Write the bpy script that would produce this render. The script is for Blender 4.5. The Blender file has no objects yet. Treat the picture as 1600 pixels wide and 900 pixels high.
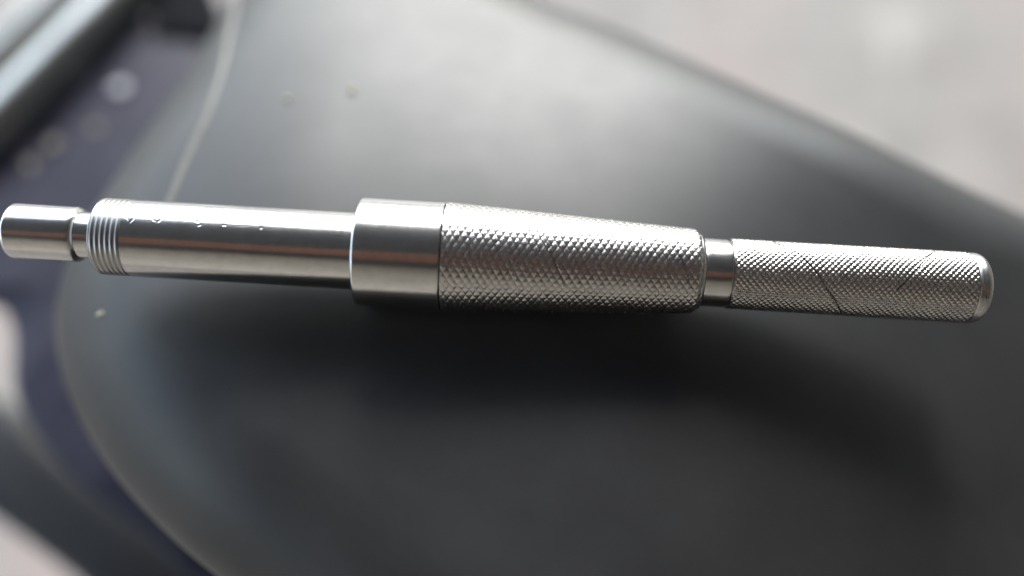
import bpy, math, random
import numpy as np
from mathutils import Vector, Matrix

# ------------------------------------------------------------------ camera
S = bpy.context.scene
R_ = math.radians
MM = 0.001
PX = 0.14 * MM            # size of one photo pixel at the tool (1600 px wide photo)
FPX = 1400.0              # focal length in photo pixels
DIST = PX * FPX           # camera to tool axis
PITCH = R_(67)
VIEW = Vector((0, math.cos(PITCH), -math.sin(PITCH)))
RIGHT = Vector((1, 0, 0))
UP = Vector((0, math.sin(PITCH), math.cos(PITCH)))
AIM = Vector((0, 0, 0.80))
EYE = AIM - VIEW * DIST

cam = bpy.data.cameras.new('camera')
cam.sensor_width = 36
cam.lens = 36 * FPX / 1600
cam.clip_start = 0.01
cam.clip_end = 500
cam.dof.use_dof = True
cam.dof.focus_distance = DIST - 5.5 * MM
cam.dof.aperture_fstop = 2.1
co = bpy.data.objects.new('camera', cam)
S.collection.objects.link(co)
co.matrix_world = Matrix(((RIGHT.x, UP.x, -VIEW.x, EYE.x), (RIGHT.y, UP.y, -VIEW.y, EYE.y), (RIGHT.z, UP.z, -VIEW.z, EYE.z), (0, 0, 0, 1)))
S.camera = co

# ------------------------------------------------------------------ sky, sun, exposure
SUN_EL, SUN_AZ = R_(35), R_(2)       # azimuth: to the right of straight ahead (+Y)
w = bpy.data.worlds.new('World'); S.world = w; w.use_nodes = True
nt = w.node_tree; nt.nodes.clear()
sky = nt.nodes.new('ShaderNodeTexSky'); sky.sky_type = 'NISHITA'; sky.sun_disc = False
sky.sun_elevation = SUN_EL; sky.sun_rotation = SUN_AZ
sky.air_density = 1.0; sky.dust_density = 1.8
hs = nt.nodes.new('ShaderNodeHueSaturation'); hs.inputs['Saturation'].default_value = 0.6
bg = nt.nodes.new('ShaderNodeBackground'); bg.inputs['Strength'].default_value = 0.15
wo = nt.nodes.new('ShaderNodeOutputWorld')
nt.links.new(sky.outputs[0], hs.inputs['Color']); 
tint = nt.nodes.new('ShaderNodeMix'); tint.data_type = 'RGBA'; tint.blend_type = 'MULTIPLY'; tint.inputs[0].default_value = 1
tint.inputs[7].default_value = (.94, 1.0, 1.02, 1)          # the photograph's cool white balance
nt.links.new(hs.outputs[0], tint.inputs[6]); nt.links.new(tint.outputs[2], bg.inputs[0]); nt.links.new(bg.outputs[0], wo.inputs[0])
sl = bpy.data.lights.new('sun', 'SUN'); sl.energy = 0.44; sl.angle = R_(17); sl.color = (1.0, 0.998, 0.99)
so = bpy.data.objects.new('sun', sl); S.collection.objects.link(so)
sd = Vector((math.sin(SUN_AZ) * math.cos(SUN_EL), math.cos(SUN_AZ) * math.cos(SUN_EL), math.sin(SUN_EL)))
so.rotation_euler = sd.to_track_quat('Z', 'Y').to_euler()
S.view_settings.view_transform = 'Standard'; S.view_settings.look = 'None'
S.view_settings.gamma = 1; S.view_settings.exposure = 2.45
S.view_settings.use_curve_mapping = False

# ------------------------------------------------------------------ helpers
def ray(px, py):
    return (VIEW * FPX + RIGHT * (px - 800) - UP * (py - 450)).normalized()
def on_z(px, py, z):                 # where the sight line of a photo point meets a level
    d = ray(px, py); t = (z - EYE.z) / d.z
    return EYE + d * t

def mesh_obj(name, verts, faces, mat, parent=None, smooth=True):
    me = bpy.data.meshes.new(name)
    me.from_pydata([tuple(v) for v in verts], [], faces)
    if smooth:
        me.polygons.foreach_set('use_smooth', [True] * len(me.polygons))
    me.materials.append(mat); me.update()
    o = bpy.data.objects.new(name, me); S.collection.objects.link(o)
    if parent: o.parent = parent
    return o
def empty(name, mw):
    o = bpy.data.objects.new(name, None); S.collection.objects.link(o); o.matrix_world = mw
    o.empty_display_size = 0.01
    return o
def tag(o, label=None, cat=None, group=None, kind=None):
    for k, v in (('label', label), ('category', cat), ('group', group), ('kind', kind)):
        if v: o[k] = v
    return o
def grid_faces(nr, nc, wrap):        # nr rows of nc points
    i = np.arange(nr - 1)[:, None]; j = np.arange(nc if wrap else nc - 1)[None, :]
    j2 = (j + 1) % nc
    f = np.stack([i * nc + j, i * nc + j2, (i + 1) * nc + j2, (i + 1) * nc + j], -1)
    return f.reshape(-1, 4).tolist()
def spline(pts, n, closed=False):    # Catmull-Rom through points (numpy array)
    P = np.array([tuple(p) for p in pts], float); m = len(P); out = []
    segs = m if closed else m - 1
    for i in range(segs):
        if closed: a, b, c, d = P[(i-1) % m], P[i], P[(i+1) % m], P[(i+2) % m]
        else: a, b, c, d = P[max(i-1, 0)], P[i], P[i+1], P[min(i+2, m-1)]
        for k in range(n):
            t = k / n
            out.append(.5 * ((2*b) + (c-a)*t + (2*a-5*b+4*c-d)*t*t + (3*b-a-3*c+d)*t**3))
    if not closed: out.append(P[-1])
    return np.array(out)
def tube(name, pts, rad, mat, parent=None, nc=24):
    pts = [Vector(p) for p in pts]; V = []
    for i, p in enumerate(pts):
        t = (pts[min(i+1, len(pts)-1)] - pts[max(i-1, 0)]).normalized()
        a = t.cross(Vector((0, 0, 1))).normalized(); b = a.cross(t)
        for k in range(nc):
            q = 2 * math.pi * k / nc
            V.append(p + (a * math.cos(q) + b * math.sin(q)) * rad)
    F = grid_faces(len(pts), nc, True)
    F.append(list(range(nc))[::-1]); F.append([(len(pts)-1) * nc + k for k in range(nc)])
    return mesh_obj(name, V, F, mat, parent)

# ------------------------------------------------------------------ materials
def new_mat(name):
    m = bpy.data.materials.new(name); m.use_nodes = True
    return m, m.node_tree, m.node_tree.nodes['Principled BSDF']
def N(nt, t, **kw):
    n = nt.nodes.new(t)
    for k, v in kw.items():
        if k in n.inputs: n.inputs[k].default_value = v
        else: setattr(n, k, v)
    return n
def noise(nt, scale, detail=4, rough=.55, stretch=None, coord='Object'):
    tc = N(nt, 'ShaderNodeTexCoord'); n = N(nt, 'ShaderNodeTexNoise', Scale=scale, Detail=detail, Roughness=rough)
    if stretch:
        mp = N(nt, 'ShaderNodeMapping'); mp.inputs['Scale'].default_value = stretch
        nt.links.new(tc.outputs[coord], mp.inputs[0]); nt.links.new(mp.outputs[0], n.inputs['Vector'])
    else: nt.links.new(tc.outputs[coord], n.inputs['Vector'])
    return n.outputs['Fac']
def ramp(nt, fac, stops):
    r = N(nt, 'ShaderNodeValToRGB'); e = r.color_ramp.elements
    while len(e) < len(stops): e.new(.5)
    for el, (p, c) in zip(e, stops):
        el.position = p; el.color = tuple(c) + (1,) if len(c) == 3 else c
    nt.links.new(fac, r.inputs[0]); return r.outputs[0]
def bump(nt, b, fac, strength, dist):
    n = N(nt, 'ShaderNodeBump', Strength=strength, Distance=dist)
    nt.links.new(fac, n.inputs['Height']); nt.links.new(n.outputs[0], b.inputs['Normal'])

def steel(name, col, rough, ring=.25):
    m, nt, b = new_mat(name)
    b.inputs['Metallic'].default_value = 1
    f = noise(nt, 1.0, 3, .6, (420, 420, 420))
    c = ramp(nt, f, [(.25, tuple(x * .86 for x in col)), (.7, col)])
    nt.links.new(c, b.inputs['Base Color'])
    f2 = noise(nt, 1.0, 4, .7, (2600, 160, 160))
    rr = N(nt, 'ShaderNodeMapRange'); rr.inputs['To Min'].default_value = rough * .7; rr.inputs['To Max'].default_value = rough * 1.4
    nt.links.new(f2, rr.inputs['Value']); nt.links.new(rr.outputs[0], b.inputs['Roughness'])
    f3 = noise(nt, 1.0, 2, .6, (5200, 30, 30))
    bump(nt, b, f3, ring, .02 * MM)
    return m
STEEL = steel('turned_steel', (.64, .635, .625), .18, .45)
def shade_cuts(m):                        # shade of the narrow cuts, put into the base colour
    nt = m.node_tree; b = nt.nodes['Principled BSDF']
    a = N(nt, 'ShaderNodeAttribute', attribute_name='groove_shade')
    mx = N(nt, 'ShaderNodeMix', data_type='RGBA'); src = b.inputs['Base Color'].links[0].from_socket
    nt.links.new(a.outputs['Fac'], mx.inputs[0]); nt.links.new(src, mx.inputs[6]); mx.inputs[7].default_value = (.10, .09, .08, 1)
    nt.links.new(mx.outputs[2], b.inputs['Base Color'])
    return m
KNURL = steel('knurled_steel', (.62, .60, .585), .24, .15)
shade_cuts(KNURL)
THREAD = steel('threaded_steel', (.34, .335, .325), .32, .12)

CAPM = steel('satin_steel', (.58, .575, .56), .27, .12)
def vinyl():
    m, nt, b = new_mat('black_vinyl')
    f = noise(nt, 45, 6, .65)
    c = ramp(nt, f, [(.3, (.0155, .0156, .0162)), (.7, (.0245, .0246, .0252))])
    nt.links.new(c, b.inputs['Base Color'])
    g = noise(nt, 40, 6, .68); b.inputs['Specular IOR Level'].default_value = .42
    rr = N(nt, 'ShaderNodeMapRange'); rr.inputs['To Min'].default_value = .40; rr.inputs['To Max'].default_value = .53
    nt.links.new(g, rr.inputs['Value']); nt.links.new(rr.outputs[0], b.inputs['Roughness'])
    bump(nt, b, noise(nt, 900, 3, .5), .12, .15 * MM)
    return m
VINYL = vinyl()
def plain(name, c1, c2, rough, scale, metallic=0, bs=.1, bd=.2 * MM, bscale=None):
    m, nt, b = new_mat(name)
    nt.links.new(ramp(nt, noise(nt, scale, 5, .6), [(.32, c1), (.68, c2)]), b.inputs['Base Color'])
    b.inputs['Roughness'].default_value = rough; b.inputs['Metallic'].default_value = metallic
    bump(nt, b, noise(nt, bscale or scale * 8, 3, .6), bs, bd)
    return m
NAVY = plain('navy_plastic', (.006, .006, .018), (.026, .024, .040), .55, 70)
NAVY.node_tree.nodes['Principled BSDF'].inputs['Specular IOR Level'].default_value = .3
CHAR = plain('charcoal_plastic', (.012, .0115, .0125), (.024, .023, .024), .5, 30)
RUBBER = plain('black_rubber', (.006, .007, .009), (.010, .011, .014), .95, 60)
RUBBER.node_tree.nodes['Principled BSDF'].inputs['Specular IOR Level'].default_value = .15
RAIL = plain('grey_metal', (.32, .32, .30), (.42, .42, .40), .27, 40, 1)
WELT = plain('pale_piping', (.075, .07, .06), (.11, .104, .09), .55, 220)  # paler grey than the seat vinyl
CRUMB = plain('dry_grit', (.26, .235, .18), (.40, .37, .29), .9, 900)
DUST = plain('packed_dust', (.19, .172, .135), (.28, .255, .20), .9, 900)
PALE = plain('pale_grit', (.50, .50, .53), (.62, .62, .65), .8, 900)
CONC = plain('concrete', (.160, .146, .131), (.285, .268, .245), .85, 13, 0, .4, 2 * MM, 60)
def blotch(m):                       # broad worn and rosy patches, pale scrapes
    nt = m.node_tree; b = nt.nodes['Principled BSDF']
    src = b.inputs['Base Color'].links[0].from_socket
    for sc, st, lo, hi, col, amt in ((5, (1, 1, 1), .46, .62, (.27, .222, .205, 1), .75), (9, (1.8, .5, 1), .60, .70, (.40, .375, .34, 1), .7), (16, (.6, 1.6, 1), .62, .72, (.13, .12, .108, 1), .6)):
        mr = N(nt, 'ShaderNodeMapRange'); mr.inputs['From Min'].default_value = lo; mr.inputs['From Max'].default_value = hi; mr.inputs['To Max'].default_value = amt
        nt.links.new(noise(nt, sc, 5, .6, st), mr.inputs['Value'])
        mx = N(nt, 'ShaderNodeMix', data_type='RGBA'); nt.links.new(mr.outputs[0], mx.inputs[0]); nt.links.new(src, mx.inputs[6]); mx.inputs[7].default_value = col
        src = mx.outputs[2]
    nt.links.new(src, b.inputs['Base Color'])
blotch(CONC)
SLATE = plain('canopy_slate', (.075, .082, .090), (.105, .113, .122), .7, 3)
WALL_GREY = plain('added_wall_grey', (.175, .157, .138), (.24, .216, .19), .85, 4)
BAR_BROWN = plain('brown_reflection', (.27, .14, .10), (.40, .225, .165), .7, 6)  # colour of the added bar, seen only as a reflection

# ------------------------------------------------------------------ setting
g = 60
tag(mesh_obj('ground', [(-g, -g, 0), (g, -g, 0), (g, g, 0), (-g, g, 0)], [(0, 1, 2, 3)], CONC), kind='structure')

def box(name, lo, hi, mat, parent=None):
    (x0, y0, z0), (x1, y1, z1) = lo, hi
    V = [(x, y, z) for x in (x0, x1) for y in (y0, y1) for z in (z0, z1)]
    F = [(0, 1, 3, 2), (4, 6, 7, 5), (0, 4, 5, 1), (2, 3, 7, 6), (0, 2, 6, 4), (1, 5, 7, 3)]
    return mesh_obj(name, V, F, mat, parent, False)
CAN_Z = 2.7
CAN_Y = (CAN_Z - .8) / math.tan(R_(47)); SK = .38        # unseen canopy added to block sky; edge skewed to shape the reflections
ea = [(-3.2, -2.2), (5.5, -2.2), (5.5, CAN_Y + SK * 5.5), (-3.2, CAN_Y - SK * 3.2)]
tag(mesh_obj('added_canopy', [(x, y, CAN_Z) for x, y in ea] + [(x, y, CAN_Z + .12) for x, y in ea],
             [(3, 2, 1, 0), (4, 5, 6, 7), (0, 1, 5, 4), (1, 2, 6, 5), (2, 3, 7, 6), (3, 0, 4, 7)], SLATE, None, False), kind='structure')
tag(box('added_wall', (-3.2, -2.4, 0), (2.4, -2.2, CAN_Z), WALL_GREY), kind='structure')  # unseen wall added behind, a warm tone for the steel to reflect

tag(box('added_wall', (2.2, -2.2, 0), (2.4, 2.5, CAN_Z - .003), WALL_GREY), kind='structure')  # unseen wall added to keep the right-hand sky off the seat
tag(box('added_brown_bar', (-3.1, -1.4, CAN_Z - .16), (2.19, -.75, CAN_Z - .003), BAR_BROWN), kind='structure')  # unseen bar added for the brown band reflected in the steel

# ------------------------------------------------------------------ motorcycle: seat
bike = empty('motorcycle', Matrix.Translation((0, 0, 0)))
tag(bike, 'parked motorcycle with black vinyl seat, navy side panel and grey rails', 'motorcycle')

ZE = .768
outline_px = [(400, 960), (262, 850), (160, 742), (98, 640), (70, 540), (80, 445), (125, 350), (182, 262), (240, 178), (296, 92),
              (345, 0), (395, -110), (470, -190), (570, -170), (690, -90), (850, -8), (1010, 55), (1200, 138), (1400, 228), (1600, 322),
              (1800, 412), (1990, 520), (2080, 800), (1850, 1100), (1400, 1260), (900, 1260), (570, 1110)]
def edge_dist(P):                    # distance from points (n,2) to the outline
    A = OUT; B = np.roll(OUT, -1, 0); out = np.full(len(P), 9.0)
    for a, b in zip(A, B):
        ab = b - a; t = np.clip(((P - a) @ ab) / (ab @ ab), 0, 1)
        out = np.minimum(out, np.hypot(*(P - a - t[:, None] * ab).T))
    return out
TOOL_Z0 = 0.0
LIFT = 0.0
def seat_top(X, Y):                  # crown of the cushion, in metres
    x, y = X / MM, Y / MM
    z = (0.7906 + LIFT) / MM + 0 * x
    z = z - np.where(x > 22, .0046 * (x - 22) ** 2 / (1 + np.maximum(x - 22, 0) / 60), 0)
    z = z - np.where(x < -45, .0030 * (x + 45) ** 2, 0)
    q = np.clip((x - 22) / 100, 0, 1); yc = -4 + 56 * q * q * (3 - 2 * q)
    z = z - np.where(y > yc, .0021 * (y - yc) ** 2 / (1 + np.maximum(y - yc, 0) / 220), .0012 * (y - yc) ** 2 / (1 + np.maximum(yc - y, 0) / 160))
    return z * MM
ROLL = 34 * MM
# the cushion is raised until it just touches the tool's lowest side
gap = 9
for s_, r_ in [(s_, 84) for s_ in range(562, 693, 10)] + [(s_, 85 - 19 * (s_ - 694) / 396) for s_ in range(694, 1090, 12)] + [(s_, 60) for s_ in range(300, 560, 10)]:
    c_ = AIM + RIGHT * (s_ - 800) * PX - UP * (400.7 + .06 * (s_ - 690) - 450) * PX
    for a_ in range(-40, 41, 5):
        y_ = c_.y + r_ * PX * math.sin(R_(a_)); z_ = c_.z - r_ * PX * math.cos(R_(a_))
        gap = min(gap, z_ - float(seat_top(np.float64(c_.x), np.float64(y_))))
LIFT = gap + .12 * MM
def rim_point(x, y):                 # a point of the seat's rim, at the height the cushion has there
    z = ZE
    for _ in range(30):
        p = on_z(x, y, z); z = .6 * z + .4 * (float(seat_top(np.float64(p.x), np.float64(p.y))) - .5 * ROLL)
    return p.xy
OUT = spline([rim_point(x, y) for x, y in outline_px], 14, True)
def seat_z(P, d=None):
    if d is None: d = edge_dist(P)
    q = np.clip(1 - d / ROLL, 0, 1)
    return seat_top(P[:, 0], P[:, 1]) - ROLL * (1 - np.sqrt(np.maximum(1 - q * q, 0))) * .9

CTR = np.array(on_z(800, 480, ZE).xy)
NT = 110
ts = np.concatenate([np.linspace(0.02, .8, 70), .8 + .2 * np.sin(np.linspace(0, math.pi / 2, 41))[1:]])
rows = [CTR + (OUT - CTR) * t for t in ts]
allp = np.concatenate(rows); zz = seat_z(allp)
V = np.column_stack([allp, zz])
no = len(OUT)
edge = V[-no:].copy()
sk = [V]
for dz, ins in ((8, .0), (22, .004), (40, .012), (58, .03)):
    e = edge.copy(); e[:, :2] = CTR + (OUT - CTR) * (1 - ins); e[:, 2] -= dz * MM; sk.append(e)
V = np.concatenate(sk)
F = grid_faces(len(ts) + 4, no, True)
V = np.vstack([V, [[CTR[0], CTR[1], seat_z(np.array([CTR]))[0]]]])
F += [[j, len(V) - 1, (j + 1) % no] for j in range(no)]
F = [f[::-1] for f in F]
seat = mesh_obj('seat', V, F, VINYL, bike)
seat['label'] = 'smooth black vinyl seat with a rounded edge'

def on_seat(px, py):
    d = ray(px, py); z = .785
    for _ in range(25):
        p = EYE + d * ((z - EYE.z) / d.z)
        z = .5 * z + .5 * float(seat_z(np.array([[p.x, p.y]]))[0])
    return EYE + d * ((z - EYE.z) / d.z)
sp = spline([on_seat(x, y) - Vector((0, 0, 1.1 * MM)) for x, y in ((384, -60), (368, 10), (352, 90), (330, 165), (302, 230), (272, 300), (244, 380))], 10)
tube('piping', sp, 1.5 * MM, WELT, seat, 10)

# ------------------------------------------------------------------ motorcycle: panels and rails
def slab(name, px_pts, z, thick, mat, crown=0, n=8):
    o = spline([on_z(x, y, z).xy for x, y in px_pts], n, True); c = o.mean(0)
    V = []; m = len(o)
    prof = [(1.0, -thick), (1.0, -.35 * thick), (.995, -.12 * thick), (.985, 0), (.93, crown * .3), (.7, crown * .7), (.4, crown), (.15, crown)]
    for s, dz in prof:
        p = c + (o - c) * s
        V += [(q[0], q[1], z + dz) for q in p]
    F = grid_faces(len(prof), m, True); k = (len(prof) - 1) * m
    V.append((c[0], c[1], z + crown)); F += [[k + j, k + (j + 1) % m, len(V) - 1] for j in range(m)]
    return mesh_obj(name, V, F, mat, bike)
p = slab('side_panel', [(212, 30), (330, 62), (420, 200), (360, 500), (460, 950), (335, 935), (240, 855), (130, 765), (60, 690), (22, 610),
                        (14, 500), (-60, 450), (-200, 440), (-160, 360), (0, 240), (120, 130)], .692, 14 * MM, NAVY, 3 * MM)
p['label'] = 'dusty navy blue side panel beside the seat'
slab('lower_cover', [(-240, 650), (-60, 610), (10, 628), (70, 700), (200, 805), (350, 915), (420, 990), (220, 985), (110, 898), (0, 816), (-120, 740)], .620, 14 * MM, CHAR, 2 * MM)
def rail_pts(pp, z): return spline([on_z(x, y, z) for x, y in pp], 8)
tube('grab_rail', rail_pts([(-190, 360), (-60, 248), (0, 196), (110, 84), (230, -40), (330, -160)], .695), 11.0 * MM, RAIL, bike, 40)
tube('grab_rail', rail_pts([(-140, 190), (-50, 130), (20, 66), (100, -12), (200, -110)], .660), 6.8 * MM, RAIL, bike, 32)
slab('rubber_block', [(222, -60), (240, 44), (262, 50), (318, 54), (330, 46), (312, -60)], .695, 24 * MM, RUBBER, 1 * MM, 6)

# ------------------------------------------------------------------ the tool
SL = .06
def axis_y(s): return 400.7 + SL * (s - 690)
A3 = (RIGHT - UP * SL).normalized()
Z3 = -VIEW
Y3 = Z3.cross(A3)
ORG = AIM + RIGHT * (690 - 800) * PX - UP * (axis_y(690) - 450) * PX
TM = Matrix(((A3.x, Y3.x, Z3.x, ORG.x), (A3.y, Y3.y, Z3.y, ORG.y), (A3.z, Y3.z, Z3.z, ORG.z), (0, 0, 0, 1)))
tool = empty('knurled_steel_tool', TM)
tag(tool, 'bright turned steel hand tool with knurled grips lying across the black seat', 'hand tool')

def lathe(name, prof, mat, parent=tool, na=192, disp=None):
    """prof: (s, r) list in photo pixels along the axis; disp(S, TH) -> extra radius in px"""
    s = np.array([p[0] for p in prof], float); r = np.array([p[1] for p in prof], float)
    th = np.arange(na) * 2 * math.pi / na        # 0 = towards the camera, + = up the picture
    Sg, Tg = np.meshgrid(s, th, indexing='ij'); Rg = np.repeat(r[:, None], na, 1)
    if disp is not None: Rg = Rg + disp(Sg, Tg)
    X = (Sg - 690) * PX; Y = Rg * np.sin(Tg) * PX; Z = Rg * np.cos(Tg) * PX
    V = np.stack([X, Y, Z], -1).reshape(-1, 3)
    return mesh_obj(name, V, [f[::-1] for f in grid_faces(len(s), na, True)], mat, parent)
def arc(s, r, rad, a0, a1, n=8):
    return [(s + rad * math.cos(R_(a0 + (a1 - a0) * k / n)), r + rad * math.sin(R_(a0 + (a1 - a0) * k / n))) for k in range(n + 1)]
rng = np.random.default_rng(4)

# pilot tip with rounded nose
lathe('pilot_tip', [(19, 0.01), (19, 20), (19, 35)] + arc(26, 36, 7, 180, 90) + [(29, 43), (40, 43), (60, 43), (90, 43), (119, 43), (122, 42.8), (125, 41.5), (127.5, 38), (129, 36.5)], STEEL)
lathe('neck_groove', [(128, 36.2), (130, 36), (150, 36), (160, 36.2), (163, 37.5)], STEEL)
# threaded ring: chamfered face, six rounded ridges
pr = [(159, 34), (159, 52), (159.3, 54), (163.5, 59.2)]
for k in range(6):
    s0 = 164 + k * 7.67
    for q in range(12):
        a = q / 12
        pr.append((s0 + 7.67 * a, 60.0 - .95 * (0.5 + 0.5 * math.cos(2 * math.pi * a)) ** .75))
pr += [(210, 58.6), (211, 59.2)]
lathe('threaded_ring', pr, THREAD)
# plain shaft with small nicks
nicks = []
def nick(px, py, L, ang, wd, dp): nicks.append((px, py, L, R_(ang), wd, dp))
for a in ((196, 341, 9, -60, 1.3, 1.3), (203, 345, 10, 50, 1.4, 1.4), (208, 338, 8, 20, 1.2, .9), (238, 344, 8, -50, 1.3, 1.1), (246, 345, 9, 40, 1.3, 1.2), (254, 340, 6, 10, 1.1, .8),
          (306, 346, 7, -20, 1.5, 1.5), (309, 352, 7, 20, 1.5, 1.5), (308, 362, 4, 0, 1.2, 1.0), (300, 325, 7, 30, 1.5, 1.6), (312, 326, 8, -30, 1.5, 1.6), (325, 324, 6, 10, 1.4, 1.3),
          (348, 352, 7, 0, 1.3, 1.3), (406, 356, 5, 0, 2.2, 1.6), (246, 320, 6, 5, 1.3, 1.2), (204, 317, 6, 20, 1.4, 1.3), (460, 378, 3, 0, 1.4, .9), (414, 372, 4, 10, 1.0, .7),
          (232, 398, 5, 0, 1.0, .6), (285, 402, 6, 15, 1.0, .5), (505, 350, 4, 40, 1.1, .7), (360, 401, 9, 3, .9, .4), (436, 366, 8, -12, .8, .4)): nick(*a)
rq = random.Random(8)
for _ in range(38): nick(rq.uniform(215, 540), rq.uniform(335, 430), rq.uniform(7, 26), rq.choice([0, 3, -3, 85, 20, -25]) + rq.uniform(-6, 6), .8, rq.uniform(.15, .45))
ns_ = np.arange(210.5, 561.5, .85)
def shaft_disp(Sg, Tg):
    # photo point of each surface point (perspective towards the near side)
    zc = 60 * np.cos(Tg); k = 1 / (1 - zc / FPX)
    U = 800 + (Sg - 800) * k; Vv = 450 + (axis_y(Sg) - 60 * np.sin(Tg) - 450) * k
    h = np.zeros_like(Sg)
    for px, py, L, a, wd, dp in nicks:
        du, dv = U - px, Vv - py
        al = du * math.cos(a) - dv * math.sin(a); ac = du * math.sin(a) + dv * math.cos(a)
        h -= .2 * dp * np.exp(-(al / (L * .5)) ** 4 - (ac / wd) ** 2) * (np.cos(Tg) > 0)
        h += .06 * dp * np.exp(-(al / (L * .5)) ** 4 - ((ac - 2 * wd) / wd) ** 2) * (np.cos(Tg) > 0)
    h += .06 * np.sin(Sg * .11 + 1.3) + .05 * np.sin(Sg * .043)
    return h
lathe('shaft', [(s, 60.0) for s in ns_], STEEL, na=448, disp=shaft_disp)
# collar
lathe('collar', [(561, 40), (561, 60), (561, 78)] + arc(566, 79, 5, 180, 90, 6) + [(568, 84)] + [(s, 84) for s in range(575, 690, 10)] + [(690, 84.2), (692, 84), (693, 83), (694.5, 81.5)], STEEL, na=256)

# knurled grips
def tri(u):
    f = u - np.floor(u); return 1 - np.abs(2 * f - 1)
def knurl(name, s0, s1, r0, r1, pitch, starts, depth, spp, extra=None, extra_g=None, flat=.72, jitter=.25, parent=tool):
    n = int(round((s1 - s0) / pitch * spp)); s = s0 + (s1 - s0) * np.arange(n + 1) / n
    na = starts * spp
    th = np.arange(na) * 2 * math.pi / na
    Sg, Tg = np.meshgrid(s, th, indexing='ij')
    u = starts * Tg / (2 * math.pi) + (Sg - s0) / pitch
    v = starts * Tg / (2 * math.pi) - (Sg - s0) / pitch
    # slow drift of the two knurl wheels, so depth is uneven
    du = .10 * np.sin(Sg * .021 + 2 * Tg) ; dv = .10 * np.sin(Sg * .017 - 3 * Tg + 1)
    u = u + .10 * np.sin(Sg * .031 + .7) + .05 * np.sin(Sg * .11 + 3 * Tg)
    v = v + .22 * np.tanh(np.sin(Sg * .0155 + 2 * Tg) * 3) * .5 + .05 * np.sin(Sg * .13 - 2 * Tg)
    gu, gv = tri(u), tri(v)
    iu, iv = np.floor(u).astype(int), np.floor(v).astype(int)
    rnd = rng.random((4096, 4096 // 8))
    cell = rnd[(iu * 31 + iv * 17) % 4096, (iu * 7 - iv * 13) % 512]
    top = flat + jitter * (cell - .5)
    h = np.minimum(np.minimum(gu * (1 + du), gv * (1 + dv)), top)
    h = h / flat
    k = np.minimum(1, np.minimum(Sg - s0, s1 - Sg) / 3.0)
    rr = r0 + (r1 - r0) * (Sg - s0) / (s1 - s0)
    Rg = rr - depth + depth * h * (.35 + .65 * k)
    if extra is not None: Rg = Rg + extra(Sg, Tg)
    X = (Sg - 690) * PX; Y = Rg * np.sin(Tg) * PX; Z = Rg * np.cos(Tg) * PX
    V = np.stack([X, Y, Z], -1).reshape(-1, 3)
    o = mesh_obj(name, V, [f[::-1] for f in grid_faces(len(s), na, True)], KNURL, parent)
    gr = .75 * np.clip(1 - h / .35, 0, 1) + (extra_g(Sg, Tg) if extra_g else 0)  # painted shade of valleys and score lines
    at = o.data.attributes.new('groove_shade', 'FLOAT', 'POINT'); at.data.foreach_set('value', np.clip(gr, 0, 1).ravel().astype(np.float32))
    o['kind'] = 'stuff'
    return o
def groove(path, wd, dp, r):         # a long score line given by photo points on the visible side
    def f(Sg, Tg):
        zc = r * np.cos(Tg); k = 1 / (1 - zc / FPX)
        U = 800 + (Sg - 800) * k; Vv = 450 + (axis_y(Sg) - r * np.sin(Tg) - 450) * k
        m = np.full(Sg.shape, 1e9)
        for (ax, ay), (bx, by) in zip(path[:-1], path[1:]):
            t = np.clip(((U - ax) * (bx - ax) + (Vv - ay) * (by - ay)) / ((bx - ax) ** 2 + (by - ay) ** 2), 0, 1)
            m = np.minimum(m, np.hypot(U - ax - t * (bx - ax), Vv - ay - t * (by - ay)))
        return -dp * np.exp(-(m / wd) ** 2) * (np.cos(Tg) > 0)
    return f
def addf(*fs): return lambda a, b: sum(f(a, b) for f in fs)
G1 = [(836, 345), (850, 375), (868, 410), (885, 445)]; G2 = [(1044, 372), (1062, 400), (1080, 440)]
G3 = [(1206, 377), (1228, 384), (1250, 398), (1272, 420), (1292, 446), (1310, 472), (1318, 490)]; G4 = [(1458, 392), (1448, 402), (1434, 420), (1420, 436), (1404, 452)]
grip = lathe('grip_sleeve', [(694, 78), (694.5, 81)] + [(694.5 + (1088 - 694.5) * k / 20, 81.2 - (81.2 - 61.0) * k / 20) for k in range(21)] + [(1092.5, 58), (1093, 54), (1093.5, 50)], KNURL, na=160)
knurl('knurling', 694.6, 1090, 85.2, 66.0, 11.2, 28, 1.02, 12, flat=.43, jitter=.24, extra=
      addf(groove(G1, 1.0, .8, 75), groove(G2, 1.0, .6, 67), lambda a, b: -10.0 * np.clip((a - 1079) / 11, 0, 1) ** 2.2),
      extra_g=addf(groove(G1, 1.2, -.8, 75), groove(G2, 1.2, -.6, 67)), parent=grip)
lathe('plain_neck', [(1094, 52.5), (1096, 53), (1100, 53), (1115, 53), (1130, 53), (1134, 52.6), (1136, 51.5), (1138, 50)], STEEL)
thin = lathe('handle_rod', [(1136, 50), (1138, 52)] + [(1138 + 36.8 * k, 52.2) for k in range(11)] + [(1507, 50)], KNURL, na=160)
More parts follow.
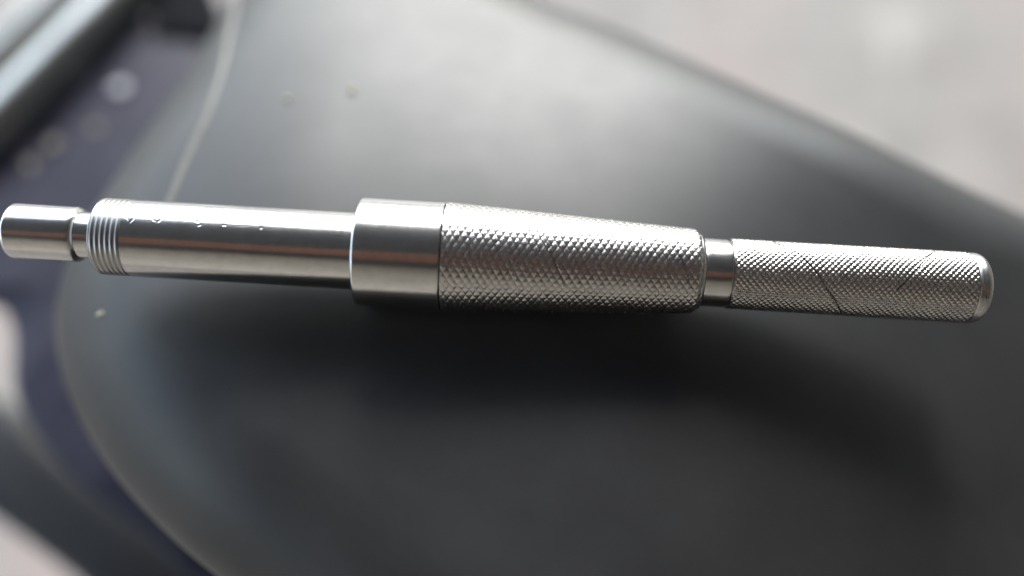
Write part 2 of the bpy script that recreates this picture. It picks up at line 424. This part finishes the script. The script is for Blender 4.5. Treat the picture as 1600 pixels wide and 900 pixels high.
knurl('knurling', 1137.5, 1505.5, 54.8, 55.6, 9.4, 37, 1.2, 12, flat=.66, jitter=.26, extra=
      addf(groove(G3, 1.0, 1.0, 55), groove(G4, 1.0, 1.0, 55)), extra_g=addf(groove(G3, 1.3, -1, 55), groove(G4, 1.3, -1, 55)), parent=thin)
lathe('end_cap', [(1505, 50), (1505.5, 52.5), (1507.5, 54.5), (1510, 54.8)] + arc(1517, 42, 13, 90, 0, 12) + [(1530, 34), (1530, 15), (1530, .01)], CAPM)

# ------------------------------------------------------------------ crumbs of grit
def crumb(name, pos, size, mat, label, seed):
    r = np.random.default_rng(seed); V = []; F = []
    nl, nn = 6, 9
    ph = r.random(6) * 6.28
    for i in range(nl + 1):
        a = math.pi * i / nl
        for j in range(nn):
            b = 2 * math.pi * j / nn
            k = 1 + .22 * math.sin(2 * b + ph[0] + a) + .16 * math.sin(3 * b + ph[1]) * math.sin(a * 2 + ph[2]) + .1 * (r.random() - .5)
            k = k * (1 + .35 * (r.random() - .5)); V.append((size * k * math.sin(a) * math.cos(b) * 1.15, size * k * math.sin(a) * math.sin(b) * .9, size * .4 * (1 + .7 * k * math.cos(a))))
    F = grid_faces(nl + 1, nn, True)
    o = mesh_obj(name, V, [f[::-1] for f in F], mat, None, False)
    o.location = pos; o.rotation_euler.z = ph[3]
    return tag(o, label, 'grit', 'specks of grit on the motorcycle')
crumb('grit_speck', on_seat(550, 141), 1.1 * MM, CRUMB, 'cream speck of grit on the pale upper part of the seat', 1)
crumb('grit_speck', on_seat(450, 155), 0.8 * MM, CRUMB, 'faint speck on the seat left of the cream one', 2)
crumb('grit_speck', on_seat(158, 491), .75 * MM, CRUMB, 'tan speck on the seat edge below the tool thread', 3)
ZP = .6942
crumb('grit_speck', on_z(189, 139, ZP), 2.7 * MM, PALE, 'large white speck on the navy panel beside the rail', 6)
crumb('grit_speck', on_z(150, 201, ZP), 1.9 * MM, DUST, 'tan speck on the navy panel below the white one', 7)
crumb('grit_speck', on_z(84, 228, ZP), 2.3 * MM, DUST, 'broad grey tan speck on the navy panel close to the rail', 8)
crumb('grit_speck', on_z(48, 259, ZP), 1.9 * MM, DUST, 'lowest tan speck on the navy panel above the tool tip', 9)
